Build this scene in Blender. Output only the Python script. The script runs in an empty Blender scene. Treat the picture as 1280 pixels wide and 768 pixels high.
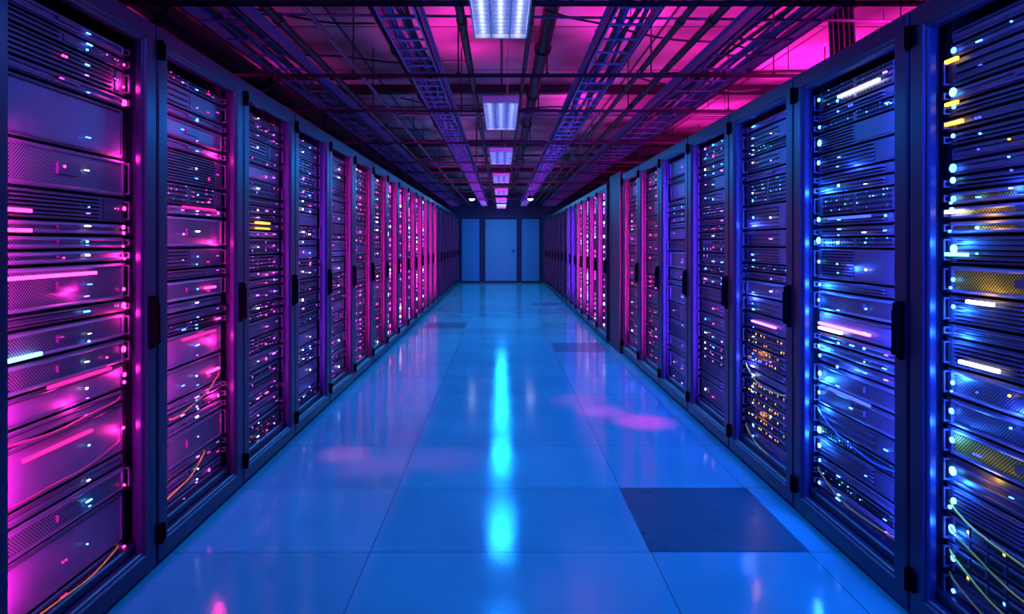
import bpy, math, random
from mathutils import Vector, Matrix
random.seed(11)
SC = bpy.context.scene
COL = SC.collection
PI = math.pi
ORD = ['', 'first','second','third','fourth','fifth','sixth','seventh','eighth','ninth','tenth','eleventh','twelfth',
       'thirteenth','fourteenth','fifteenth','sixteenth','seventeenth','eighteenth','nineteenth','twentieth',
       'twenty-first','twenty-second','twenty-third','twenty-fourth','twenty-fifth','twenty-sixth','twenty-seventh',
       'twenty-eighth','twenty-ninth','thirtieth']

# ------------------------------------------------------------------ materials
def new_mat(name):
    m = bpy.data.materials.new(name); m.use_nodes = True
    nt = m.node_tree; nt.nodes.clear()
    out = nt.nodes.new('ShaderNodeOutputMaterial')
    return m, nt, out

def surf(name, col, rough=.45, metal=0.0, var=.25, scale=14, bump=0.0, spec=.5):
    m, nt, out = new_mat(name)
    p = nt.nodes.new('ShaderNodeBsdfPrincipled')
    tc = nt.nodes.new('ShaderNodeTexCoord')
    n = nt.nodes.new('ShaderNodeTexNoise'); n.inputs['Scale'].default_value = scale; n.inputs['Detail'].default_value = 4
    nt.links.new(tc.outputs['Object'], n.inputs['Vector'])
    mx = nt.nodes.new('ShaderNodeMix'); mx.data_type = 'RGBA'
    mx.inputs[6].default_value = tuple(c*(1-var) for c in col)+(1,)
    mx.inputs[7].default_value = tuple(min(1, c*(1+var)) for c in col)+(1,)
    nt.links.new(n.outputs['Fac'], mx.inputs[0]); nt.links.new(mx.outputs[2], p.inputs['Base Color'])
    mr = nt.nodes.new('ShaderNodeMapRange'); mr.inputs['To Min'].default_value = rough*.8; mr.inputs['To Max'].default_value = min(1, rough*1.25)
    nt.links.new(n.outputs['Fac'], mr.inputs['Value']); nt.links.new(mr.outputs[0], p.inputs['Roughness'])
    p.inputs['Metallic'].default_value = metal
    p.inputs['Specular IOR Level'].default_value = spec
    if bump:
        b = nt.nodes.new('ShaderNodeBump'); b.inputs['Strength'].default_value = bump; b.inputs['Distance'].default_value = .002
        nt.links.new(n.outputs['Fac'], b.inputs['Height']); nt.links.new(b.outputs[0], p.inputs['Normal'])
    nt.links.new(p.outputs[0], out.inputs[0])
    return m

def emit(name, col, strength, sample=False):
    m, nt, out = new_mat(name)
    e = nt.nodes.new('ShaderNodeEmission'); e.inputs[0].default_value = tuple(col)+(1,); e.inputs[1].default_value = strength
    nt.links.new(e.outputs[0], out.inputs[0])
    if not sample:
        try: m.cycles.emission_sampling = 'NONE'
        except Exception: pass
    return m

def perf_mask(nt, pitch, thr, a='X', b='Z'):
    tc = nt.nodes.new('ShaderNodeTexCoord'); sp = nt.nodes.new('ShaderNodeSeparateXYZ')
    nt.links.new(tc.outputs['Object'], sp.inputs[0])
    outs = []
    for ax in (a, b):
        mu = nt.nodes.new('ShaderNodeMath'); mu.operation = 'MULTIPLY'; mu.inputs[1].default_value = 2*PI/pitch
        nt.links.new(sp.outputs[ax], mu.inputs[0])
        si = nt.nodes.new('ShaderNodeMath'); si.operation = 'SINE'; nt.links.new(mu.outputs[0], si.inputs[0]); outs.append(si)
    m = nt.nodes.new('ShaderNodeMath'); m.operation = 'MULTIPLY'
    nt.links.new(outs[0].outputs[0], m.inputs[0]); nt.links.new(outs[1].outputs[0], m.inputs[1])
    g = nt.nodes.new('ShaderNodeMath'); g.operation = 'GREATER_THAN'; g.inputs[1].default_value = thr
    nt.links.new(m.outputs[0], g.inputs[0])
    return g

def perf_metal(name, col):
    m, nt, out = new_mat(name)
    p = nt.nodes.new('ShaderNodeBsdfPrincipled'); p.inputs['Roughness'].default_value = .35; p.inputs['Metallic'].default_value = .3
    k = perf_mask(nt, .011, -.05)
    mx = nt.nodes.new('ShaderNodeMix'); mx.data_type = 'RGBA'
    mx.inputs[6].default_value = tuple(col)+(1,); mx.inputs[7].default_value = (.004, .004, .008, 1)
    nt.links.new(k.outputs[0], mx.inputs[0]); nt.links.new(mx.outputs[2], p.inputs['Base Color'])
    nt.links.new(p.outputs[0], out.inputs[0])
    return m

JX = (-.51, .58, 1.19); JY0 = 2.52; JP = .66
def floor_mat():
    m, nt, out = new_mat('raised_floor')
    L = nt.links.new
    p = nt.nodes.new('ShaderNodeBsdfPrincipled')
    tc = nt.nodes.new('ShaderNodeTexCoord'); sp = nt.nodes.new('ShaderNodeSeparateXYZ'); L(tc.outputs['Object'], sp.inputs[0])
    def math1(op, a, b=None, c=None):
        n = nt.nodes.new('ShaderNodeMath'); n.operation = op
        for i, v in enumerate((a, b, c)):
            if v is None: continue
            if isinstance(v, (int, float)): n.inputs[i].default_value = v
            else: L(v, n.inputs[i])
        return n.outputs[0]
    X, Y = sp.outputs['X'], sp.outputs['Y']
    masks = []
    for j in JX:
        masks.append(math1('LESS_THAN', math1('ABSOLUTE', math1('SUBTRACT', X, j)), .0020))
    t = math1('DIVIDE', math1('SUBTRACT', Y, JY0-JP*20), JP)
    fr = math1('FRACT', t)
    dy = math1('MULTIPLY', math1('MINIMUM', fr, math1('SUBTRACT', 1, fr)), JP)
    masks.append(math1('LESS_THAN', dy, .0022))
    j = masks[0]
    for k in masks[1:]: j = math1('MAXIMUM', j, k)
    cell = math1('FLOOR', t)
    xs = [math1('GREATER_THAN', X, q) for q in JX]
    colid = math1('ADD', math1('ADD', xs[0], xs[1]), xs[2])
    cb = nt.nodes.new('ShaderNodeCombineXYZ'); L(colid, cb.inputs[0]); L(cell, cb.inputs[1])
    wn = nt.nodes.new('ShaderNodeTexWhiteNoise'); wn.noise_dimensions = '3D'; L(cb.outputs[0], wn.inputs['Vector'])
    n1 = nt.nodes.new('ShaderNodeTexNoise'); n1.inputs['Scale'].default_value = 2.2; n1.inputs['Detail'].default_value = 6; L(tc.outputs['Object'], n1.inputs['Vector'])
    n2 = nt.nodes.new('ShaderNodeTexNoise'); n2.inputs['Scale'].default_value = 160; n2.inputs['Detail'].default_value = 3; L(tc.outputs['Object'], n2.inputs['Vector'])
    n3 = nt.nodes.new('ShaderNodeTexNoise'); n3.inputs['Scale'].default_value = 11; n3.inputs['Detail'].default_value = 5; L(tc.outputs['Object'], n3.inputs['Vector'])
    v = math1('ADD', math1('ADD', math1('MULTIPLY', wn.outputs[0], .25), math1('MULTIPLY', n1.outputs['Fac'], .5)), math1('MULTIPLY', n2.outputs['Fac'], .25))
    mx = nt.nodes.new('ShaderNodeMix'); mx.data_type = 'RGBA'; L(v, mx.inputs[0])
    mx.inputs[6].default_value = (.02, .30, .36, 1); mx.inputs[7].default_value = (.05, .70, .70, 1)
    m2 = nt.nodes.new('ShaderNodeMix'); m2.data_type = 'RGBA'; L(j, m2.inputs[0]); L(mx.outputs[2], m2.inputs[6]); m2.inputs[7].default_value = (.01, .14, .2, 1)
    L(m2.outputs[2], p.inputs['Base Color'])
    mr = math1('MULTIPLY_ADD', n1.outputs['Fac'], .20, .0)
    L(mr, p.inputs['Roughness'])
    p.inputs['Specular IOR Level'].default_value = .3
    hh = math1('ADD', math1('MULTIPLY', n2.outputs['Fac'], .5), math1('MULTIPLY', n3.outputs['Fac'], 2.0))
    b = nt.nodes.new('ShaderNodeBump'); b.inputs['Strength'].default_value = .24; b.inputs['Distance'].default_value = .0014
    L(hh, b.inputs['Height']); L(b.outputs[0], p.inputs['Normal'])
    L(p.outputs[0], out.inputs[0])
    return m

def ceiling_mat():
    m, nt, out = new_mat('ceiling_deck')
    L = nt.links.new
    p = nt.nodes.new('ShaderNodeBsdfPrincipled'); p.inputs['Roughness'].default_value = .6
    tc = nt.nodes.new('ShaderNodeTexCoord')
    br = nt.nodes.new('ShaderNodeTexBrick'); br.inputs['Scale'].default_value = 1; br.offset = 0
    br.inputs['Brick Width'].default_value = 1.2; br.inputs['Row Height'].default_value = 1.2; br.inputs['Mortar Size'].default_value = .012
    br.inputs['Color1'].default_value = (.62, .60, .62, 1); br.inputs['Color2'].default_value = (.42, .4, .42, 1); br.inputs['Mortar'].default_value = (.04, .04, .05, 1)
    L(tc.outputs['Object'], br.inputs['Vector'])
    n = nt.nodes.new('ShaderNodeTexNoise'); n.inputs['Scale'].default_value = 1.1; L(tc.outputs['Object'], n.inputs['Vector'])
    mr = nt.nodes.new('ShaderNodeMapRange'); mr.inputs['From Min'].default_value = .38; mr.inputs['From Max'].default_value = .62; mr.inputs['To Min'].default_value = .12
    L(n.outputs['Fac'], mr.inputs['Value'])
    mx = nt.nodes.new('ShaderNodeMix'); mx.data_type = 'RGBA'; mx.blend_type = 'MULTIPLY'; mx.inputs[0].default_value = .85
    L(br.outputs[0], mx.inputs[6]); L(mr.outputs[0], mx.inputs[7]); L(mx.outputs[2], p.inputs['Base Color'])
    L(p.outputs[0], out.inputs[0])
    return m

M = {}
M['frame'] = surf('cabinet_steel', (.010, .013, .055), .33, .2, .15, 30)
M['frame2'] = surf('cabinet_panel', (.008, .010, .04), .45, .3, .2, 20)
M['black'] = surf('black_plastic', (.002, .002, .003), .8, spec=0)
M['face'] = surf('server_metal', (.15, .10, .20), .38, .25, .4, 9)
M['face2'] = surf('server_bezel', (.08, .06, .12), .34, .25, .4, 9)
M['tray'] = surf('drive_tray', (.07, .06, .11), .35, .3, .3, 40)
M['slot'] = surf('dark_slot', (.002, .002, .004), .5, spec=.2)
M['perf'] = perf_metal('perforated_bezel', (.24, .19, .31))
M['yellow_lit'] = perf_metal('yellow_lit_bezel', (.95, .75, .05))  # yellow glow on the mesh is put into its base colour
M['chassis'] = surf('server_chassis', (.03, .03, .05), .5, .5)
LED = {'pink': emit('pink_light', (1, .03, .33), 7), 'blue': emit('blue_light', (.05, .2, 1), 10), 'white': emit('white_light', (.75, .8, 1), 7),
       'cyan': emit('cyan_light', (.1, .55, 1), 8), 'yellow': emit('yellow_light', (1, .62, .05), 4), 'orange': emit('orange_light', (1, .28, .03), 3),
       'violet': emit('violet_light', (.45, .12, 1), 6), 'green': emit('green_light', (.1, 1, .3), 4),
       'magenta': emit('magenta_light', (1, .05, .7), 5), 'deep': emit('deep_blue_light', (.04, .08, 1), 3), 'rose': emit('dim_rose_light', (1, .02, .35), 1.6)}
M['floor'] = floor_mat(); M['ceiling'] = ceiling_mat()
M['wall'] = surf('wall_paint', (.4, .4, .46), .6, 0, .15, 3)
M['endwall'] = surf('end_wall_paint', (.003, .05, .10), .6, 0, .15, 2, spec=.1)
M['door'] = surf('door_paint', (.004, .30, .36), .5, 0, .08, 2, spec=.12)
M['door2'] = surf('door_panel_paint', (.004, .24, .38), .5, 0, .08, 2, spec=.12)
M['doorframe'] = surf('door_frame_paint', (.002, .03, .06), .6, spec=.1)
M['strut'] = surf('strut_steel', (.012, .012, .018), .45, .4)
M['tray_m'] = surf('tray_galvanised', (.15, .22, .48), .4, .6, .3, 30)
M['pipe'] = surf('conduit_black', (.008, .008, .014), .4, .1, spec=.3)
M['pipe2'] = surf('conduit_grey', (.12, .10, .16), .4, .5)
M['cablejacket'] = surf('cable_jacket', (.012, .012, .03), .5, spec=.3)
M['cableblue'] = surf('cable_jacket_blue', (.03, .07, .3), .45)
M['housing'] = surf('fixture_housing', (.5, .5, .55), .35, .3)
M['louvre'] = surf('fixture_louvre', (.25, .3, .6), .25, .7)
M['tube'] = emit('fluorescent_tube', (.78, .82, 1), 7, True)
M['down'] = emit('downlight_lens', (.6, .8, 1), 14, True)
M['darktile'] = surf('dark_floor_tile', (.008, .14, .17), .28, 0, .12, 3, spec=.12)
M['darktile2'] = surf('worn_floor_tile', (.012, .22, .27), .22, 0, .15, 3, spec=.2)
M['c_pink'] = surf('pink_cable', (.45, .03, .15), .4); M['c_yellow'] = surf('yellow_cable', (.9, .75, .04), .4)
M['c_orange'] = surf('orange_cable', (.7, .35, .05), .4); M['c_blue'] = surf('blue_cable', (.04, .15, .7), .4)
M['steel'] = surf('wire_steel', (.3, .3, .35), .3, .9)

# ------------------------------------------------------------------ mesh builder
class MB:
    def __init__(s): s.v = []; s.f = []; s.m = []; s.xf = None
    def add(s, vs, fs, mi):
        b = len(s.v)
        if s.xf is not None: vs = [tuple(s.xf @ Vector(q)) for q in vs]
        s.v += vs
        for f in fs: s.f.append(tuple(b+i for i in f)); s.m.append(mi)
    def box(s, x0, x1, y0, y1, z0, z1, mi=0):
        s.add([(x0,y0,z0),(x1,y0,z0),(x1,y1,z0),(x0,y1,z0),(x0,y0,z1),(x1,y0,z1),(x1,y1,z1),(x0,y1,z1)],
              [(0,3,2,1),(4,5,6,7),(0,1,5,4),(1,2,6,5),(2,3,7,6),(3,0,4,7)], mi)
    def bbox(s, x0, x1, y0, y1, z0, z1, b=.003, mi=0):
        s.add([(x0+b,y0,z0+b),(x1-b,y0,z0+b),(x1-b,y0,z1-b),(x0+b,y0,z1-b),
               (x0,y0+b,z0),(x1,y0+b,z0),(x1,y0+b,z1),(x0,y0+b,z1),
               (x0,y1,z0),(x1,y1,z0),(x1,y1,z1),(x0,y1,z1)],
              [(0,1,2,3),(0,4,5,1),(1,5,6,2),(2,6,7,3),(3,7,4,0),(4,8,9,5),(5,9,10,6),(6,10,11,7),(7,11,8,4),(8,11,10,9)], mi)
    def quad(s, x0, x1, y, z0, z1, mi=0):
        s.add([(x0,y,z0),(x1,y,z0),(x1,y,z1),(x0,y,z1)], [(0,1,2,3)], mi)
    def ring(s, x0, x1, z0, z1, prof, mi=0):
        vs = []
        for d, y in prof: vs += [(x0+d,y,z0+d),(x1-d,y,z0+d),(x1-d,y,z1-d),(x0+d,y,z1-d)]
        n = len(prof); fs = []
        for i in range(n):
            j = (i+1) % n
            for k in range(4):
                l = (k+1) % 4
                fs.append((i*4+k, i*4+l, j*4+l, j*4+k))
        s.add(vs, fs, mi)
    def tube(s, pts, r, n=8, mi=0, closed_ends=True):
        pts = [Vector(p) for p in pts]
        up0 = Vector((0,0,1)); vs = []
        for i, p in enumerate(pts):
            d = (pts[min(i+1, len(pts)-1)] - pts[max(i-1, 0)]).normalized()
            up = up0 if abs(d.dot(up0)) < .95 else Vector((1,0,0))
            a = d.cross(up).normalized(); b = a.cross(d)
            rr = r[i] if isinstance(r, (list, tuple)) else r
            for k in range(n):
                t = 2*PI*k/n
                vs.append(tuple(p + a*math.cos(t)*rr + b*math.sin(t)*rr))
        fs = []
        for i in range(len(pts)-1):
            for k in range(n):
                l = (k+1) % n
                fs.append((i*n+k, i*n+l, (i+1)*n+l, (i+1)*n+k))
        if closed_ends:
            fs.append(tuple(range(n-1, -1, -1))); fs.append(tuple((len(pts)-1)*n+k for k in range(n)))
        s.add(vs, fs, mi)
    def mesh(s, name, mats, smooth=False):
        me = bpy.data.meshes.new(name); me.from_pydata(s.v, [], s.f)
        for m in mats: me.materials.append(m)
        me.polygons.foreach_set('material_index', s.m)
        if smooth: me.polygons.foreach_set('use_smooth', [True]*len(s.f))
        me.update()
        return me

def ob(name, me, parent=None, loc=(0,0,0)):
    o = bpy.data.objects.new(name, me); COL.objects.link(o); o.location = loc
    if parent is not None: o.parent = parent
    return o
def empty(name, loc, rz=0):
    o = bpy.data.objects.new(name, None); COL.objects.link(o); o.location = loc; o.rotation_euler = (0,0,rz); o.empty_display_size = .1
    return o
def tag(o, label, cat, group=None):
    o['label'] = label; o['category'] = cat
    if group: o['group'] = group
    return o
def struct(o, label=None):
    o['kind'] = 'structure'
    if label: o['label'] = label
    return o

# ------------------------------------------------------------------ room
YE = 19.6; YB = -1.6; XL = -2.9; XR = 3.3; ZC = 2.8
def slab(name, x0, x1, y0, y1, z0, z1, mat):
    mb = MB(); mb.box(x0, x1, y0, y1, z0, z1); return struct(ob(name, mb.mesh(name, [mat])))
slab('floor', XL, XR, YB, YE, -.1, 0, M['floor'])
slab('ceiling', XL, XR, YB, YE, ZC, ZC+.1, M['ceiling'])
slab('wall_left', XL-.1, XL, YB, YE, 0, ZC, M['wall'])
slab('wall_right', XR, XR+.1, YB, YE, 0, ZC, M['wall'])
slab('wall_back', XL, XR, YB-.1, YB, 0, ZC, M['wall'])
slab('wall_end', XL, XR, YE, YE+.1, 0, ZC, M['endwall'])

def end_door(name, x0, x1, z1, mat, label, handle):
    e = empty(name, ((x0+x1)/2, YE, 0)); struct(e, label)
    w = (x1-x0)/2
    fr = MB(); fr.ring(-w-.05, w+.05, -.0, z1+.05, [(0,0),(0,-.05),(.05,-.05),(.055,-.03),(.055,0)])
    ob('door_frame', fr.mesh('door_frame', [M['doorframe']]), e)
    p = MB(); p.bbox(-w+.006, w-.006, -.028, -.002, .055, z1-.006, .004)
    ob('door_leaf', p.mesh('door_leaf', [mat]), e)
    if handle:
        h = MB(); h.tube([(w-.095,-.028,.97),(w-.095,-.06,.97),(w-.18,-.06,.97)], .009); h.box(w-.115, w-.075, -.033, -.028, .9, 1.02)
        ob('door_handle', h.mesh('door_handle', [M['doorframe']]), e)
        for z in (.25, 1.0, 1.7):
            q = MB(); q.tube([(-w+.008,-.034,z-.05),(-w+.008,-.034,z+.05)], .008); ob('hinge', q.mesh('hinge', [M['doorframe']]), e)
end_door('door_1', -.50, .46, 1.92, M['door'], 'pale blue closed door in the middle of the end wall', True)
end_door('door_2', -1.20, -.66, 1.93, M['door2'], 'narrow blue door panel left of the middle door', False)
end_door('door_3', .60, 1.14, 1.93, M['door2'], 'narrow blue door panel right of the middle door', False)
mb = MB(); mb.box(XL, XR, YE-.12, YE, 2.06, 2.3); struct(ob('trim_1', mb.mesh('trim_1', [M['doorframe']])))

def ftile(x0, x1, y0, y1, label, mat='darktile2'):
    mb = MB(); mb.box(x0, x1, y0, y1, 0, .003)
    o = ob('floor_tile', mb.mesh('floor_tile', [M[mat]])); tag(o, label, 'floor tile')
ftile(.575, 1.195, 2.525, 3.175, 'large dark floor tile beside the second cabinet of the right row', 'darktile')
ftile(.59, 1.185, 7.15, 7.79, 'dark floor tile in front of the dark pillar on the right')
ftile(-1.1, -.52, 9.13, 9.77, 'dark floor tile halfway down the aisle on the left')
ftile(.59, 1.185, 12.43, 13.07, 'far dark floor tile on the right near the end doors')

# ------------------------------------------------------------------ racks
def rack_set(w, h):
    R = {}; hw = w/2
    m = MB(); m.box(-.01, .01, .062, 1.0, .09, h-.04)
    for z in (.7, 1.3): m.box(-.013, .013, .07, .98, z, z+.02)
    R['side_panel'] = m.mesh('side_panel', [M['frame2']])
    m = MB(); m.box(-hw, hw, .032, 1.0, h-.035, h-.006); m.box(-hw+.04, hw-.04, .1, .9, h-.006, h)
    m.box(-hw+.15, hw-.15, .55, .85, h, h+.012, 1)
    R['roof_panel'] = m.mesh('roof_panel', [M['frame2'], M['black']])
    m = MB(); m.box(-hw+.02, hw-.02, .98, 1.0, .09, h-.04); R['back_panel'] = m.mesh('back_panel', [M['frame2']])
    m = MB(); m.box(-hw+.002, hw-.002, .034, 1.0, .015, .09)
    R['plinth'] = m.mesh('plinth', [M['frame2']])
    m = MB(); m.tube([(0,0,0),(0,0,.006),(0,0,.009),(0,0,.015)], [.022,.022,.01,.01], 10); R['foot'] = m.mesh('foot', [M['black']])
    m = MB(); m.ring(-hw+.001, hw-.001, .09, h-.035, [(0,.062),(0,.034),(.045,.034),(.05,.04),(.05,.062)]); R['front_frame'] = m.mesh('front_frame', [M['frame']])
    m = MB(); m.box(-.012, .012, .075, .08, .1, h-.05); m.box(-.012, -.008, .08, .12, .1, h-.05)
    z = .11
    while z < h-.07: m.box(-.004, .004, .0745, .0752, z, z+.008, 1); z += .0445
    R['mounting_rail'] = m.mesh('mounting_rail', [M['chassis'], M['slot']])
    z0, z1 = .025, h-.012
    m = MB(); m.ring(-hw+.004, hw-.004, z0, z1, [(0,.03),(0,.006),(.005,0),(.064,0),(.069,.007),(.077,.007),(.082,.013),(.082,.03)])
    R['door'] = m.mesh('door', [M['frame']])
    m = MB(); m.bbox(-.016, .016, -.005, 0, -.095, .095, .003); m.bbox(-.010, .010, -.028, -.005, -.08, .066, .005)
    m.bbox(-.012, .012, -.022, -.005, .058, .09, .004); m.tube([(0,-.030,-.066),(0,-.006,-.066)], .006, 10)
    R['handle'] = m.mesh('handle', [M['black']])
    m = MB(); m.tube([(0,0,-.035),(0,0,.035)], .011, 10); m.box(-.004, .03, -.004, .006, -.03, .03); R['hinge'] = m.mesh('hinge', [M['black']], False)
    R['w'] = w; R['h'] = h
    return R
def place_rack(R, name, loc, rz, label, group):
    w, h = R['w'], R['h']; hw = w/2
    e = empty(name, loc, rz); tag(e, label, 'server rack', group)
    ob('side_panel', R['side_panel'], e, (-hw+.013,0,0)); ob('side_panel', R['side_panel'], e, (hw-.013,0,0))
    ob('roof_panel', R['roof_panel'], e); ob('back_panel', R['back_panel'], e); ob('plinth', R['plinth'], e)
    ob('front_frame', R['front_frame'], e)
    for fx, fy in ((-hw+.08,.09),(hw-.08,.09),(-hw+.08,.93),(hw-.08,.93)): ob('foot', R['foot'], e, (fx,fy,0))
    ob('mounting_rail', R['mounting_rail'], e, (-hw+.08,0,0)); r = ob('mounting_rail', R['mounting_rail'], e, (hw-.08,0,0)); r.scale = (-1,1,1)
    d = ob('door', R['door'], e)
    ob('handle', R['handle'], d, (hw-.036,0,.915))
    for z in (.13, h-.1): ob('hinge', R['hinge'], d, (-hw+.008,-.006,z))
    return e

# ------------------------------------------------------------------ equipment
U = .0445
def face_mesh(style, w, nU, pal, rng):
    h = nU*U; m = MB(); hw = w/2-.02
    mats = [M['face'], M['slot'], LED[pal[0]], LED[pal[1]], M['perf'], M['tray'], M['face2'], M['yellow_lit'], LED[pal[2]]]
    base = 6 if style in ('slots', 'ports') else 0
    dens = .55 if pal[0] == 'orange' else .36
    m.bbox(-hw, hw, 0, .006, .001, h-.008, .0015, base)
    if style == 'slots':
        z = .008; step = rng.choice((.0118, .0148, .019, .024)); cut = rng.choice((-.1, .35, .57, .8))
        while z < h-.015:
            m.box(-hw*.93, hw*(cut-.02), -.001, 0, z, z+.005, 1); m.box(-hw*.95, hw*cut, -.009, 0, z+.0055, z+.0073, 0); z += step
        m.box(hw*(cut+.05), hw*.92, -.004, 0, .008, h-.015, 5)
        for k in range(2): m.quad(hw*.83+k*.016, hw*.83+k*.016+.005, -.0045, h*.5, h*.5+.004, 2+rng.choice((0,1)))
    elif style == 'bays':
        nc = 8 if pal[0] == 'orange' else rng.choice((4, 8)); tw = 2*hw*.9/nc; rows = nU
        for i in range(nc):
            for r in range(rows):
                x = -hw*.92+i*tw; z = .004+r*U
                m.bbox(x+.002, x+tw-.003, -.012, 0, z, z+U-.011, .002, 5)
                m.box(x+.007, x+tw-.014, -.0135, -.012, z+.008, z+U-.02, 1)
                if rng.random() < dens: m.quad(x+tw-.0125, x+tw-.0045, -.0137, z+.014, z+.022, rng.choice((2,2,3,8)))
                if pal[0] == 'orange' and rng.random() < .45: m.quad(x+tw*.4, x+tw*.4+.010, -.0138, z+.012, z+.020, rng.choice((2,3)))
    elif style == 'ports':
        rows = 2*nU
        for r in range(rows):
            for i in range(24):
                if i % 12 == 11: continue
                x = -hw*.9+i*(2*hw*.86/24); z = .006+r*(h-.011)/rows
                m.box(x, x+.013, -.003, 0, z, z+.010, 1)
                if rng.random() < dens*.6: m.quad(x+.002, x+.009, -.0036, z+.0108, z+.0142, rng.choice((2,3,3,8)))
        m.box(hw*.86, hw*.96, -.006, 0, .006, h-.013, 5)
    elif style == 'mesh' or style == 'yellow_lit':
        m.ring(-hw+.004, hw-.004, .004, h-.011, [(0,0),(0,-.008),(.005,-.01),(.009,-.008),(.009,0)], 0)
        m.quad(-hw+.012, hw-.012, -.002, .011, h-.018, 7 if style == 'yellow_lit' else 4)
        m.box(-.05, .05, -.011, -.001, h*.35, h*.6, 6)
    elif style == 'blank':
        m.ring(-hw+.004, hw-.004, .005, h-.012, [(0,0),(0,-.004),(.004,-.005),(.006,-.004),(.006,0)], 6)
        m.box(-hw*.93, hw*.93, -.003, 0, h-.021, h-.014, 1)
    return m.mesh('faceplate', mats)
_cache = {}
def cached(key, fn):
    if key not in _cache: _cache[key] = fn()
    return _cache[key]
def led_mesh(c, r, s):
    def f():
        m = MB()
        if s == 0: m.tube([(0,-.0055,0),(0,-.0045,0),(0,0,0)], [r*.7, r, r], 10)
        elif s == 1: m.bbox(-r*2.6, r*2.6, -.0055, 0, -r*.4, r*.4, .001)
        elif s == 2: m.bbox(-r*.7, r*.7, -.0055, 0, -r*.7, r*.7, .001)
        else:
            m.tube([(-r*1.3,-.005,0),(-r*1.3,0,0)], r*.6, 8); m.tube([(r*1.1,-.005,0),(r*1.1,0,0)], r*.6, 8)
        return m.mesh('indicator_light', [LED[c]])
    return cached(('led', c, r, s), f)
def bar_mesh(c, L):
    def f():
        m = MB(); m.bbox(0, L, -.012, 0, -.005, .005, .003); return m.mesh('light_bar', [LED[c]])
    return cached(('bar', c, round(L,3)), f)
def ear_mesh(nU):
    def f():
        h = nU*U; m = MB(); m.box(-.01, .01, 0, .004, 0, h-.008)
        m.box(-.004, .004, -.022, -.017, .008, h-.015); m.box(-.004, .004, -.017, 0, .008, .013); m.box(-.004, .004, -.017, 0, h-.020, h-.015)
        return m.mesh('mounting_ear', [M['face2']])
    return cached(('ear', nU), f)
def chassis_mesh(w, nU):
    def f():
        m = MB(); m.box(-w/2+.025, w/2-.025, .0065, .6, .001, nU*U-.008); return m.mesh('chassis', [M['chassis']])
    return cached(('ch', w, nU), f)
NM = {'slots': ('rack_server', 'server', 'slotted server'), 'bays': ('storage_server', 'server', 'drive-bay server'),
      'ports': ('network_switch', 'network switch', 'many-port network switch'), 'mesh': ('rack_server', 'server', 'mesh-fronted server'),
      'yellow_lit': ('rack_server', 'server', 'yellow-lit mesh-fronted server'), 'blank': ('blanking_panel', 'panel', 'plain blanking panel')}
NSERV = 0
def fill_rack(R, loc, rz, rowname, idx, mix, pal, cols, bars=(), seed=0, Us=(1,1,1,2,2,3), zones=()):
    """equipment of one rack: every unit is a thing of its own; zones = (z0, z1, styles, palette) overrides"""
    global NSERV
    rng = random.Random(seed*13+5); w = R['w']-.17; top = R['h']-.08
    z = .115; seq = []
    while z < top-U:
        n = rng.choice(Us); n = min(n, int((top-z)/U))
        if n < 1: break
        st = rng.choice(mix); pl = pal
        for (za, zb, sts, zp) in zones:
            if za <= z < zb: st = rng.choice(sts); pl = zp; n = min(n, 2)
        if st == 'bays' and n == 3: n = 2
        seq.append((z, n, st, pl)); z += n*U
    rot = Matrix.Rotation(rz, 4, 'Z'); T = Matrix.Translation(loc) @ rot
    N = len(seq)
    for i, (z, n, st, pl) in enumerate(seq):
        nm, cat, desc = NM[st]
        p = T @ Vector((0, .068, z))
        e = empty(nm, p, rz)
        tag(e, '%s, %s unit from top in %s cabinet of %s' % (desc, ORD[N-i], ORD[idx], rowname), cat, 'rack units in the %s' % rowname)
        NSERV += 1
        fm = cached(('f', st, w, n, pl, rng.randint(0, 3)), lambda: face_mesh(st, w, n, pl, random.Random(rng.random())))
        ob('faceplate', fm, e)
        if st != 'blank':
            ob('chassis', chassis_mesh(w, n), e)
            for s in (-1, 1): ob('mounting_ear', ear_mesh(n), e, (s*(w/2-.01), 0, 0))
        for (u, c, prob, r, zz) in cols:
            edge = abs(u) > .85
            if rng.random() < prob*(1 if edge else .8):
                cc = rng.choice(c) if isinstance(c, (list, tuple)) else c
                jit = rng.uniform(0, .012)*(1 if u < 0 else -1) if edge else rng.uniform(-.008, .008)
                ob('indicator_light', led_mesh(cc, r*rng.choice((.5, .7, 1)), 0 if edge else rng.choice((0,1,1,2,3))), e, (u*w/2+jit, -.010, (n*U)*zz+rng.uniform(-.006,.006)))
        for (bz, xa, xb, c) in bars:
            if z <= bz < z+n*U:
                ob('light_bar', bar_mesh(c, xb-xa), e, (xa, -.010, bz-z if bz-z > .006 else .008))

WL, WR, WF = .795, .82, .80
RL = rack_set(WL-.004, 2.01); RR = rack_set(WR-.004, 1.955); RF = rack_set(WF-.004, 1.93)
XLf, XRf, XFf = -1.26, 1.30, 1.25
left, right, farr = [], [], []
for i in range(22):
    loc = (XLf, 2.379-WL+WL*(i+.5), 0); left.append(loc)
    place_rack(RL, 'server_cabinet', loc, PI/2, 'tall dark server cabinet with framed door, %s from camera in left row' % ORD[i+1], 'server cabinets along the left side')
for i in range(7):
    loc = (XRf, 1.258+WR*(i+.5), 0); right.append(loc)
    place_rack(RR, 'server_cabinet', loc, -PI/2, 'tall dark server cabinet with framed door, %s from camera in right row' % ORD[i+1], 'server cabinets along the near right side')
for i in range(14):
    loc = (XFf, 7.74+WF*(i+.5), 0); farr.append(loc)
    place_rack(RF, 'server_cabinet', loc, -PI/2, 'lower server cabinet, %s beyond the dark pillar on the right' % ORD[i+1], 'lower server cabinets beyond the pillar')
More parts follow.
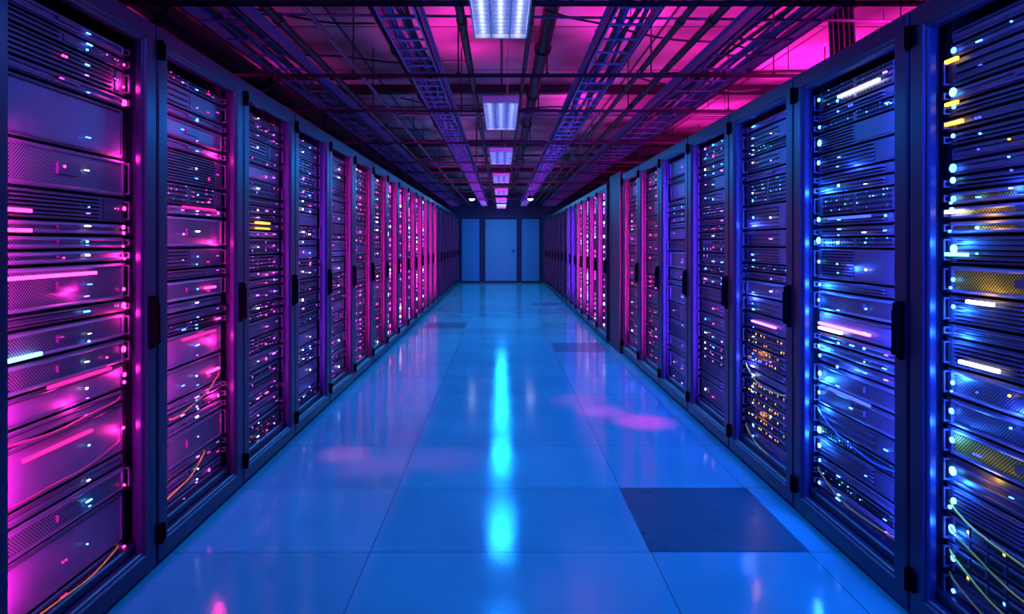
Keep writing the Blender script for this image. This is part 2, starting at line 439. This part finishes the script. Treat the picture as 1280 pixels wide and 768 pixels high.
mb = MB(); mb.box(1.31, 2.2, 7.06, 7.68, .0, 1.95); mb.box(1.28, 1.31, 7.03, 7.71, 0, 1.98); mb.box(1.31, 2.2, 7.03, 7.71, 1.95, 1.98)
tag(ob('pillar_cladding', mb.mesh('pillar_cladding', [M['frame2']])), 'dark boxed pillar between the near and far right cabinets', 'pillar')

PK = ('pink', 'violet', 'deep'); PM = ('pink', 'magenta', 'violet'); BL = ('blue', 'deep', 'cyan'); MX = ('orange', 'yellow', 'violet')
LR = 'left row'; RRn = 'right row'
Lcfg = [
 (['blank','mesh','slots','blank','slots','mesh'], PK, [(.93,'pink',.6,.011,.5),(.93,'pink',.4,.006,.25),(.28,('blue','cyan','white'),.9,.005,.5),(.28,('violet','blue'),.6,.004,.2),(.6,'pink',.3,.004,.4),(-.1,('pink','rose'),.3,.006,.5)],
   [(1.104,-.26,.12,'magenta'),(1.29,-.27,-.17,'pink'),(1.235,-.27,-.17,'pink'),(.885,-.27,-.13,'cyan'),(.78,-.1,.2,'rose'),(.60,-.2,.1,'rose')], (), (1,1,2,2,3,4)),
 (['slots','mesh','slots','blank','ports'], PK, [(.1,('violet','blue','white'),.95,.006,.5),(.1,('violet','blue'),.7,.005,.2),(.75,'pink',.35,.013,.5),(-.3,('blue','violet'),.6,.005,.4),(.45,('magenta','rose'),.5,.007,.3)], [(1.0,.1,.2,'pink'),(.62,.12,.24,'pink'),(1.35,-.1,.2,'rose'),(.8,-.1,.2,'rose')], (), (1,1,2,2,3)),
 (['ports','blank','slots','bays'], ('magenta','violet','rose'), [(-.2,('white','violet'),.7,.006,.5),(.2,('pink','magenta'),.6,.008,.4),(.6,('violet','magenta'),.5,.007,.5)], [(1.31,-.1,.1,'yellow'),(1.28,-.1,.1,'orange')], (), (1,1,2,2)),
 (['ports','bays','slots','blank'], ('magenta','violet','deep'), [(-.2,('white','violet'),.8,.008,.5),(.3,('blue','white'),.7,.007,.4),(.3,('blue','pink'),.4,.006,.1)], [], (), (1,1,2,2)),
 (['slots','mesh','ports','blank'], PK, [(-.4,('pink','violet'),.7,.009,.5),(.3,('white','violet'),.6,.008,.4)], [], (), (1,1,2,2)),
 (['slots','mesh','bays'], PM, [(-.3,('white','pink'),.8,.011,.5),(.3,('pink','magenta'),.8,.011,.4)], [], (), (1,1,2,2)),
 (['slots','mesh','bays'], PM, [(-.3,('white','magenta'),.9,.013,.5),(.4,('pink','white'),.8,.012,.4)], [], (), (1,1,2,2)),
]
for i, (mix, pal, cols, bars, zones, Us) in enumerate(Lcfg):
    fill_rack(RL, left[i], PI/2, LR, i+1, mix, pal, cols, bars, seed=i+1, Us=Us, zones=zones)
Rcfg = [
 (['slots','mesh','slots','blank'], ('blue','deep','cyan'), [(-.90,('blue','blue','cyan'),.65,.013,.5),(-.93,'blue',.3,.006,.2),(-.55,('blue','deep','cyan'),.6,.006,.4),(-.2,('deep','yellow','blue'),.4,.005,.6)],
   [(1.294,-.31,-.24,'white'),(1.166,-.31,-.22,'cyan'),(1.03,-.22,-.12,'white'),(.85,-.25,-.1,'white'),(1.62,-.31,-.26,'yellow'),(1.75,-.31,-.26,'yellow'),(1.56,-.31,-.24,'yellow')],
   ((1.21,1.32,['yellow_lit'],BL),(1.0,1.09,['yellow_lit'],BL),(.48,.6,['yellow_lit'],BL),(.2,.3,['bays'],('yellow','deep','blue')))),
 (['slots','ports','slots','mesh','blank'], BL, [(-.90,('blue','blue','cyan'),.65,.014,.5),(-.4,('white','cyan'),.6,.006,.5),(-.4,'blue',.5,.006,.2),(.2,('blue','white'),.4,.006,.4),(.6,('blue','violet'),.4,.006,.5),(-.1,('deep','blue'),.4,.008,.5)],
   [(1.787,-.12,.16,'white'),(.86,-.28,.1,'violet'),(.84,-.28,-.1,'white'),(1.3,-.2,.1,'deep'),(.6,-.2,.1,'deep')], ()),
 (['slots','mesh','ports','slots'], BL, [(-.6,('white','blue'),.95,.007,.5),(-.6,('cyan','blue'),.8,.006,.15),(.1,('white','violet'),.6,.006,.4)], [(.78,-.2,.1,'violet')],
   ((.2,.4,['bays'],MX),(.54,.7,['bays'],MX))),
 (['slots','bays','slots','ports'], ('blue','violet','deep'), [(-.6,('white','violet','blue'),.9,.009,.5),(-.1,('blue','pink'),.8,.008,.4),(.4,('blue','violet'),.5,.007,.4)], [], ((.2,.8,['bays','slots'],('pink','violet','magenta')),)),
 (['mesh','slots','blank'], ('violet','deep','deep'), [(-.5,('blue','violet'),.5,.006,.5),(.2,('violet','blue'),.5,.006,.4)], [], ()),
 (['slots','bays','ports'], ('pink','rose','magenta'), [(-.5,('pink','magenta'),.8,.010,.5),(.2,('orange','pink','magenta'),.8,.010,.4)], [], ()),
 (['slots','mesh','bays'], PM, [(-.5,('white','pink'),.8,.011,.5),(.3,('pink','magenta'),.8,.011,.4)], [], ()),
]
for i, (mix, pal, cols, bars, zones) in enumerate(Rcfg):
    fill_rack(RR, right[i], -PI/2, RRn, i+1, mix, pal, cols, bars, seed=40+i, zones=zones)
print('UNITS', NSERV)

# remaining equipment of the far cabinets: ONE object
lk = list(LED.keys()); far = MB(); rng = random.Random(3)
def far_fill(R, loc, rz, names, big=1.0):
    far.xf = Matrix.Translation(loc) @ Matrix.Rotation(rz, 4, 'Z')
    w = R['w']-.17; z = .105
    cols = [(rng.uniform(-.75,-.4)*w/2, .9), (rng.uniform(-.1,.2)*w/2, .8), (rng.uniform(.45,.75)*w/2, .7)]
    while z < R['h']-.1:
        n = rng.choice((1,1,2)); h = n*U
        far.box(-w/2, w/2, .07, .4, z, z+h-.006, 0); far.box(-w/2+.02, w*.2, .066, .07, z+.01, z+.016, 1)
        for x, pr in cols:
            if rng.random() < pr:
                s = rng.uniform(.006, .015)*big; c = rng.choice(names)
                far.quad(x-s*1.6, x+s*1.6, .064, z+h*.5-s, z+h*.5+s, 2+lk.index(c))
        z += h
for i in range(7, 22): far_fill(RL, left[i], PI/2, ['pink','magenta','white','pink','violet','magenta'] if i < 15 else ['violet','blue','pink','magenta'], 1.4)
for i in range(14): far_fill(RF, farr[i], -PI/2, ['pink','white','violet','magenta'] if i < 4 else ['blue','violet','blue','magenta'], 1.4)
far.xf = None
o = ob('rack_servers', far.mesh('rack_servers', [M['face2'], M['slot']]+[LED[k] for k in lk]))
tag(o, 'banks of small blinking servers inside the farther cabinets of both rows', 'servers'); o['kind'] = 'stuff'

def cable(loc, rz, a, b, sag, mat, label, r=.003):
    T = Matrix.Translation(loc) @ Matrix.Rotation(rz, 4, 'Z'); pts = []
    for k in range(21):
        t = k/20; x = a[0]+(b[0]-a[0])*t; z = a[1]+(b[1]-a[1])*t - sag*4*t*(1-t) + .003*math.sin(t*11+a[1]*20)
        y = .050 if 0 < k < 20 else .058
        pts.append(T @ Vector((x, y-.012*math.sin(PI*t), z)))
    m = MB(); m.tube(pts, r, 8); tag(ob('network_cable', m.mesh('network_cable', [M[mat]], True)), label, 'cable', 'patch cables looped inside the cabinets')
l0, l1, l2 = left[0], left[1], left[2]; r0, r1, r2 = right[0], right[1], right[2]
cable(l0, PI/2, (-.3,.66), (.26,.67), .012, 'c_pink', 'upper pink cable looped across first cabinet of left row', .004)
cable(l0, PI/2, (-.3,.50), (.26,.52), .012, 'c_pink', 'lower pink cable looped across first cabinet of left row', .003)
cable(l0, PI/2, (-.3,.17), (.25,.16), .02, 'c_yellow', 'yellow cable near the bottom of first cabinet of left row')
cable(l1, PI/2, (-.2,.5), (.25,.6), .02, 'c_orange', 'orange cable sloping across second cabinet of left row', .0025)
cable(l1, PI/2, (-.3,.2), (.1,.28), .02, 'c_yellow', 'yellow cable near the bottom of second cabinet of left row')
cable(r0, -PI/2, (.25,.40), (-.3,.42), .04, 'c_yellow', 'topmost yellow cable looped across first cabinet of right row')
cable(r0, -PI/2, (.25,.30), (-.3,.35), .04, 'c_yellow', 'second highest yellow cable across first cabinet of right row')
cable(r0, -PI/2, (.25,.20), (-.3,.27), .03, 'c_yellow', 'lowest yellow cable looped across first cabinet of right row')
cable(r0, -PI/2, (.25,.14), (-.3,.2), .02, 'c_orange', 'orange cable near the bottom of first cabinet of right row')
cable(r1, -PI/2, (.3,.2), (-.3,.24), .04, 'c_orange', 'orange cable near the bottom of second cabinet of right row')
cable(r1, -PI/2, (.3,.42), (-.3,.5), .04, 'c_blue', 'blue cable looped across second cabinet of right row')
cable(r2, -PI/2, (.3,.5), (-.3,.54), .06, 'c_yellow', 'upper yellow cable in third cabinet of right row')
cable(r2, -PI/2, (.3,.15), (-.3,.2), .04, 'c_yellow', 'lower yellow cable in third cabinet of right row')

# ------------------------------------------------------------------ ceiling services
SY = [(2.92,-2.6,3), (4.18,-2.6,3), (5.3,-1.9,3), (7.0,-2.6,2.1), (8.7,-2.6,3), (9.9,-1.8,2.1), (11.6,-2.6,3), (13.6,-2.6,3), (15.9,-2.6,3)]
rm = MB(); rm.tube([(0,0,0),(0,0,ZC-2.288)], .005, 8); rm.tube([(0,0,0),(0,0,.012)], .012, 6); rod_me = rm.mesh('hanger_rod', [M['strut']])
for i, (y, x0, x1) in enumerate(SY):
    e = empty('ceiling_strut', (0, y, 2.25)); tag(e, 'black steel ceiling strut crossing above the aisle, %s from camera' % ORD[i+1], 'strut', 'struts hung across the aisle')
    mm = MB(); mm.box(x0, x1, -.013, .013, .034, .038); mm.box(x0, x1, -.013, -.011, .019, .034); mm.box(x0, x1, .011, .013, .019, .034)
    ob('channel', mm.mesh('channel', [M['strut']]), e)
    for x in (-2.2, -1.0, -.3, .3, 1.0, 1.8, 2.6):
        if x0 < x < x1: ob('hanger_rod', rod_me, e, (x+.05*math.sin(i*3+x), 0, .038))

def tray(xc, w, z, y0, y1, label, seed, ncab, mats, step):
    e = empty('cable_tray', (xc, y0, z)); tag(e, label, 'cable tray', 'cable trays along the ceiling'); L = y1-y0
    for s in (-1, 1):
        m = MB(); m.box(-.004, .004, 0, L, 0, .07); m.box(-.004 if s > 0 else -.016, .016 if s > 0 else .004, 0, L, .066, .07)
        m.box(-.016 if s > 0 else -.004, .004 if s > 0 else .016, 0, L, 0, .004)
        ob('side_rail', m.mesh('side_rail', [M['tray_m']]), e, (s*w/2, 0, 0))
    m = MB(); m.box(-w/2+.004, w/2-.004, -.010, .010, .004, .012); rg = m.mesh('rung', [M['tray_m']])
    k = .1
    while k < L: ob('rung', rg, e, (0, k, 0)); k += step
    r = random.Random(seed)
    for c in range(ncab):
        rr = r.uniform(.008, .016); x = xc-w/2+.035+(w-.07)*(c+.5)/ncab; pts = []; ph = r.uniform(0, 6)
        n = int(L/.3)
        for q in range(n+1):
            pts.append((x+.02*math.sin(ph+q*.9), y0+L*q/n, z+.014+rr+.003*(1+math.sin(ph*2+q*1.7))))
        mb = MB(); mb.tube(pts, rr, 7)
        tag(ob('power_cable', mb.mesh('power_cable', [M[r.choice(mats)]], True)), '%s cable from the left lying in the %s' % (ORD[c+1], label.split(',')[0]), 'cable', 'cables lying in the ceiling trays')
tray(-1.36, .26, 2.29, 2.2, 19.3, 'outer left ceiling cable tray, above the left cabinets', 1, 6, ['cablejacket','cableblue'], .3)
tray(-.50, .20, 2.29, 2.2, 19.3, 'inner left ceiling cable tray, left of the lights', 2, 5, ['cableblue','cablejacket'], .172)
tray(.64, .22, 2.29, 2.2, 19.3, 'inner right ceiling cable tray, right of the lights', 3, 5, ['cableblue','cablejacket'], .24)
tray(1.40, .36, 2.29, 2.2, 19.3, 'outer right wide ceiling cable tray, above the right cabinets', 4, 8, ['cablejacket','cableblue'], .3)

def pipe(x, z, r, mat, label, y0=1.8, y1=19.5):
    m = MB(); pts = [(x, y0+(y1-y0)*k/12, z) for k in range(13)]; m.tube(pts, r, 12)
    for k in range(1, 12):
        yy = y0+(y1-y0)*k/12; m.tube([(x, yy-.03, z), (x, yy+.03, z)], r*1.25, 12)
    tag(ob('ceiling_pipe', m.mesh('ceiling_pipe', [M[mat]], False)), label, 'pipe', 'pipes running along the ceiling')
pipe(-.20, 2.315, .022, 'pipe', 'thin black pipe just left of the ceiling lights')
pipe(.145, 2.31, .014, 'pipe', 'thin black pipe just right of the ceiling lights')
pipe(-.93, 2.31, .012, 'pipe2', 'thin grey pipe between the two left cable trays')
pipe(-1.12, 2.32, .022, 'pipe', 'black pipe beside the outer left cable tray')
pipe(.90, 2.315, .018, 'pipe', 'black pipe beside the inner right cable tray')
pipe(1.06, 2.32, .022, 'pipe', 'thicker black pipe left of the wide right tray')
pipe(-1.75, 2.38, .07, 'pipe', 'thick black duct pipe above the left cabinets')
pipe(-.75, 2.62, .05, 'pipe', 'high black pipe close under the ceiling on the left')
pipe(.30, 2.62, .05, 'pipe', 'high black pipe close under the ceiling near the middle')
pipe(1.95, 2.62, .03, 'pipe2', 'high grey pipe close under the ceiling on the right')
for i, (y, z, r, ya) in enumerate([(3.5,2.42,.008,.1),(4.9,2.46,.010,-.2),(5.9,2.42,.007,.3),(6.6,2.5,.012,0),(7.9,2.44,.012,.1),(9.3,2.45,.012,-.3),(10.8,2.48,.015,0),(12.6,2.45,.015,.2)]):
    m = MB(); m.tube([(-2.8, y-ya, z), (-1.0, y-ya*.3, z), (1.0, y+ya*.3, z), (3.2, y+ya, z)], r, 8)
    for k in range(4):
        xx = -2.1+1.4*k; m.tube([(xx, y+ya*xx/3, z), (xx, y+ya*xx/3, ZC)], .0035, 6)
    tag(ob('cross_conduit', m.mesh('cross_conduit', [M['pipe' if i % 3 else 'pipe2']])), 'thin conduit crossing high above the aisle, %s from camera' % ORD[i+1], 'conduit', 'conduits crossing under the ceiling')
for i, y in enumerate((6.6, 10.2, 13.8, 17.2)):
    m = MB(); m.box(XL, XR, y-.05, y+.05, 2.72, 2.73); m.box(XL, XR, y-.006, y+.006, 2.73, 2.79); m.box(XL, XR, y-.05, y+.05, 2.79, 2.8)
    tag(ob('ceiling_beam', m.mesh('ceiling_beam', [M['strut']])), 'dark steel beam directly under the ceiling, %s from camera' % ORD[i+1], 'beam', 'beams under the ceiling')
for i, (xa, xb, ya, yb) in enumerate([(-2.0,-.8,3.2,4.0),(-1.7,-.2,4.4,4.8),(.2,1.9,3.7,4.5),(.9,2.3,5.1,5.7),(-.9,.7,6.05,6.4),(-2.2,-.9,7.0,7.6),(.6,2.0,8.1,9.0)]):
    pts = []
    for k in range(25):
        t = k/24; pts.append((xa+(xb-xa)*t+.05*math.sin(t*9+i), ya+(yb-ya)*t, 2.54-.04*4*t*(1-t)+.012*math.sin(t*14+i*2)))
    m = MB(); m.tube(pts, .007, 7)
    tag(ob('loose_cable', m.mesh('loose_cable', [M['pipe']], True)), 'loose black cable sagging above the ceiling trays, %s from camera' % ORD[i+1], 'cable', 'loose cables sagging under the ceiling')

# light fixtures
LY = [2.06, 4.62, 7.12, 9.7, 12.4, 15.0, 17.5]
LL, LW = 1.12, .26
m = MB(); m.box(-LW/2, LW/2, 0, LL, .042, .046)
m.box(-LW/2, -LW/2+.008, 0, LL, 0, .042); m.box(LW/2-.008, LW/2, 0, LL, 0, .042); m.box(-LW/2, LW/2, 0, .012, 0, .042); m.box(-LW/2, LW/2, LL-.012, LL, 0, .042)
hous = m.mesh('housing', [M['housing']])
m = MB()
k = .05
while k < LL-.03: m.box(-LW/2+.009, LW/2-.009, k, k+.003, .002, .018); k += .05
for x in (-.045, .045): m.box(x-.003, x+.003, .013, LL-.013, .001, .02)
louv = m.mesh('louvre', [M['louvre']])
m = MB(); m.tube([(0,.03,0),(0,LL-.03,0)], .009, 10); tb = m.mesh('tube', [M['tube']], False)
m = MB(); m.tube([(0,0,0),(0,0,ZC-2.246)], .003, 6); sw = m.mesh('suspension_wire', [M['steel']])
for i, y in enumerate(LY):
    e = empty('ceiling_light', (-.005, y, 2.2)); tag(e, 'louvred fluorescent ceiling light above the aisle, %s from camera' % ORD[i+1], 'ceiling light', 'louvred lights above the aisle')
    ob('housing', hous, e); ob('louvre', louv, e)
    for x in (-.085, 0, .085): ob('tube', tb, e, (x, 0, .03))
    for yy in (.1, LL-.1): ob('suspension_wire', sw, e, (.05, yy, .046))
for x, nm in ((-.64, 'left'), (.62, 'right')):
    e = empty('downlight', (x, 14.0, 2.15)); tag(e, 'small round downlight hanging %s of the row of ceiling lights' % nm, 'downlight', 'round downlights near the end wall')
    m = MB(); m.tube([(0,0,.0),(0,0,.03),(0,0,.06),(0,0,.08)], [.07,.065,.04,.02], 16); m.tube([(0,0,.08),(0,0,.65)], .005, 6); ob('housing', m.mesh('housing', [M['strut']]), e)
    m = MB(); m.tube([(0,0,-.03),(0,0,-.02),(0,0,0)], [.03,.05,.06], 16); ob('lens', m.mesh('lens', [M['down']]), e)

for k in range(5):
    m = MB(); x = 1.84+k*.03; m.tube([(x, 3.62, 1.955),(x+.003, 3.62, 2.25),(x-.003, 3.63, 2.5),(x, 3.62, 2.8)], .014, 8)
    tag(ob('riser_cable', m.mesh('riser_cable', [M['pipe'] if k % 2 else M['cablejacket']], True)), 'vertical cable rising from right cabinet roof, %s from the aisle' % ORD[k+1], 'cable', 'vertical cables rising to the ceiling')

# ------------------------------------------------------------------ lamps
def area(name, loc, tgt, sx, sy, col, power, spread=180, spec=1.0):
    l = bpy.data.lights.new(name, 'AREA'); l.shape = 'RECTANGLE'; l.size = sx; l.size_y = sy; l.color = col; l.energy = power; l.spread = math.radians(spread); l.specular_factor = spec
    o = bpy.data.objects.new(name, l); COL.objects.link(o); o.location = loc
    d = Vector(tgt)-Vector(loc); o.rotation_euler = d.to_track_quat('-Z', 'Y').to_euler(); return o
def spot(name, loc, tgt, ang, col, power, blend=.5, r=.03):
    l = bpy.data.lights.new(name, 'SPOT'); l.spot_size = math.radians(ang); l.spot_blend = blend; l.color = col; l.energy = power; l.shadow_soft_size = r
    o = bpy.data.objects.new(name, l); COL.objects.link(o); o.location = loc
    d = Vector(tgt)-Vector(loc); o.rotation_euler = d.to_track_quat('-Z', 'Y').to_euler(); return o
def point(loc, col, power, r=.012):
    l = bpy.data.lights.new('glow_point', 'POINT'); l.color = col; l.energy = power; l.shadow_soft_size = r
    o = bpy.data.objects.new('glow_point', l); COL.objects.link(o); o.location = loc; return o
PINK = (1.0, .015, .48)
for i, y in enumerate(LY): area('fixture_lamp', (-.005, y+LL/2, 2.19), (-.005, y+LL/2, 0), .24, 1.1, (0, (.20,.23,.27,.32,.36,.38,.38)[i], 1), (25,39,44,42,38,30,22)[i], spec=0)
area('near_blue', (0, .6, 2.6), (0, 1.8, 0), 1.6, 1.0, (.0, .12, 1), 17, spec=.2)  # added blue fill light for the near end of the aisle
for y, p in ((3.5, 90), (5.5, 70), (7.8, 30)): area('ceiling_wash_right', (2.5, y, 2.06), (2.1, y+.5, 2.8), .5, 1.2, PINK, p)
for y, p in ((3.5, 15), (6, 7)): area('ceiling_wash_left', (-2.1, y, 2.12), (-1.2, y+.5, 2.8), .4, 1.2, PINK, p)
for y in (4.6, 7.2): area('tray_wash', (.9, y, 2.52), (.9, y, 2.8), .3, 1.0, PINK, 8)
area('tray_wash', (-.3, 5.0, 2.52), (-.3, 5.0, 2.8), .3, 1.0, PINK, 6)
spot('rake_pink', (1.0, -.8, 2.3), (-1.3, 3.0, 1.3), 40, (1, .02, .7), 45, 1, .1)  # unseen spots added behind the camera to tint the near cabinets
spot('rake_blue_left', (.8, -.8, 2.3), (-1.3, 1.9, 2.0), 34, (.03, .14, 1), 60, 1, .1)
spot('rake_blue', (-1.0, -.8, 2.3), (1.35, 3.0, 1.1), 56, (.03, .06, 1), 170, .9, .1)
LC = [(.85,.01,.5), (.9,.01,.5), (.6,.02,.7), (.35,.03,1), (.9,.01,.55), (1,.01,.42), (1,.01,.42)]
for i in range(14):
    x, y, z = left[i]
    area('cabinet_fill', (x-.046, y-.31, 1.05 if i else .85), (x-.066, y-.2, 1.05 if i else .85), .014, 1.7 if i else 1.3, LC[i] if i < 7 else (1,.01,.42), (13, 13, 11, 10, 11, 12, 12)[i] if i < 7 else 10.0, 90)  # added area lamp, hidden behind the near stile, fills the cabinet with colour
RC = [(.02,.08,1), (.03,.07,1), (.04,.07,1), (.15,.04,1), (.12,.04,1), (.9,.02,.6), (1,.02,.5)]
for i in range(7):
    x, y, z = right[i]
    area('cabinet_fill', (x+.046, y-.32, 1.02), (x+.066, y-.2, 1.02), .014, 1.65, RC[i], 30.0 if i < 5 else 20, 100)  # added hidden fill, as in the left cabinets
for i in range(6):
    x, y, z = farr[i]
    area('cabinet_fill', (x+.046, y-.31, 1.02), (x+.064, y-.2, 1.02), .014, 1.6, (1, .02, .6) if i < 4 else (.2, .03, 1), 12.0, 100)  # added hidden fill for the cabinets beyond the pillar
area('end_wash', (0, 17.0, 2.1), (0, 19.6, 1.0), 1.6, .3, (.0, .5, 1), 14)
# pink pools on the floor, each from a pair of small spots
spot('pink_spot', (-1.0, 3.4, 2.2), (-.90, 3.70, 0), 9, (1, .01, .03), 1000, 1, .06)
spot('pink_spot', (-1.0, 3.4, 2.2), (-.72, 3.50, 0), 12, (1, .01, .05), 420, 1, .08)
spot('pink_spot', (-.2, 3.3, 2.2), (-.34, 3.6, 0), 13, (1, 0, .05), 320, 1, .12)
spot('pink_spot', (.9, 4.2, 2.2), (.95, 4.36, 0), 12, (1, 0, .045), 2900, 1, .06)
spot('pink_spot', (.9, 4.2, 2.2), (.72, 4.62, 0), 11, (1, 0, .045), 1700, 1, .06)
spot('pink_spot', (.8, 5.6, 2.2), (.60, 4.95, 0), 12, (1, 0, .05), 800, 1, .1)
# glow of the brighter status lights, and added yellow light on the mesh fronts
for z in (1.2, 1.0, .92, .80, .64, .48, .33): point((XRf+.044, right[0][1]+.27, z), (.02, .16, 1), 1.1)
for z in (1.42, 1.2, 1.02, .90, .76, .62, .5, .36): point((XRf+.044, right[1][1]+.27, z), (.02, .18, 1), 1.3)
for z in (1.5, 1.1, .7): point((XRf+.044, right[1][1]+.05, z), (.02, .10, 1), .9)
for z in (1.35, .75): point((XRf+.044, right[0][1]+.05, z), (.02, .10, 1), .8)
for z in (1.3, .9, .55): point((XRf+.044, right[2][1]+.25, z), (.05, .1, 1), .6)
for z in (1.27, 1.05, .54): point((XRf+.04, right[0][1]+.15, z), (1, .6, .02), .12)  # added yellow points brighten the mesh-fronted servers
for z in (.62, .3): point((XRf+.04, right[2][1]+.1, z), (1, .35, .02), .12)
for z in (1.75, 1.5, 1.15, .95, .75, .55): point((XLf-.046, left[0][1]+.28, z), (1, .02, .35), .45)
for z in (1.6, 1.2, .75, .5): point((XLf-.046, left[1][1]+.22, z), (1, .02, .35), .6)
for z in (1.05, .7): point((XLf-.046, left[0][1]+.02, z), (1, .02, .45), .5)

w = bpy.data.worlds.new('world'); SC.world = w; w.use_nodes = True
w.node_tree.nodes['Background'].inputs[0].default_value = (.005, .02, .08, 1); w.node_tree.nodes['Background'].inputs[1].default_value = .2

cam = bpy.data.cameras.new('camera'); co = bpy.data.objects.new('camera', cam); COL.objects.link(co)
co.location = (0, 0, 1.2); co.rotation_euler = (PI/2, 0, 0)
cam.sensor_width = 36; cam.lens = 812/1280*36; cam.shift_x = 13/1280; cam.shift_y = -80/1280; cam.clip_start = .05
SC.camera = co
SC.view_settings.view_transform = 'Standard'
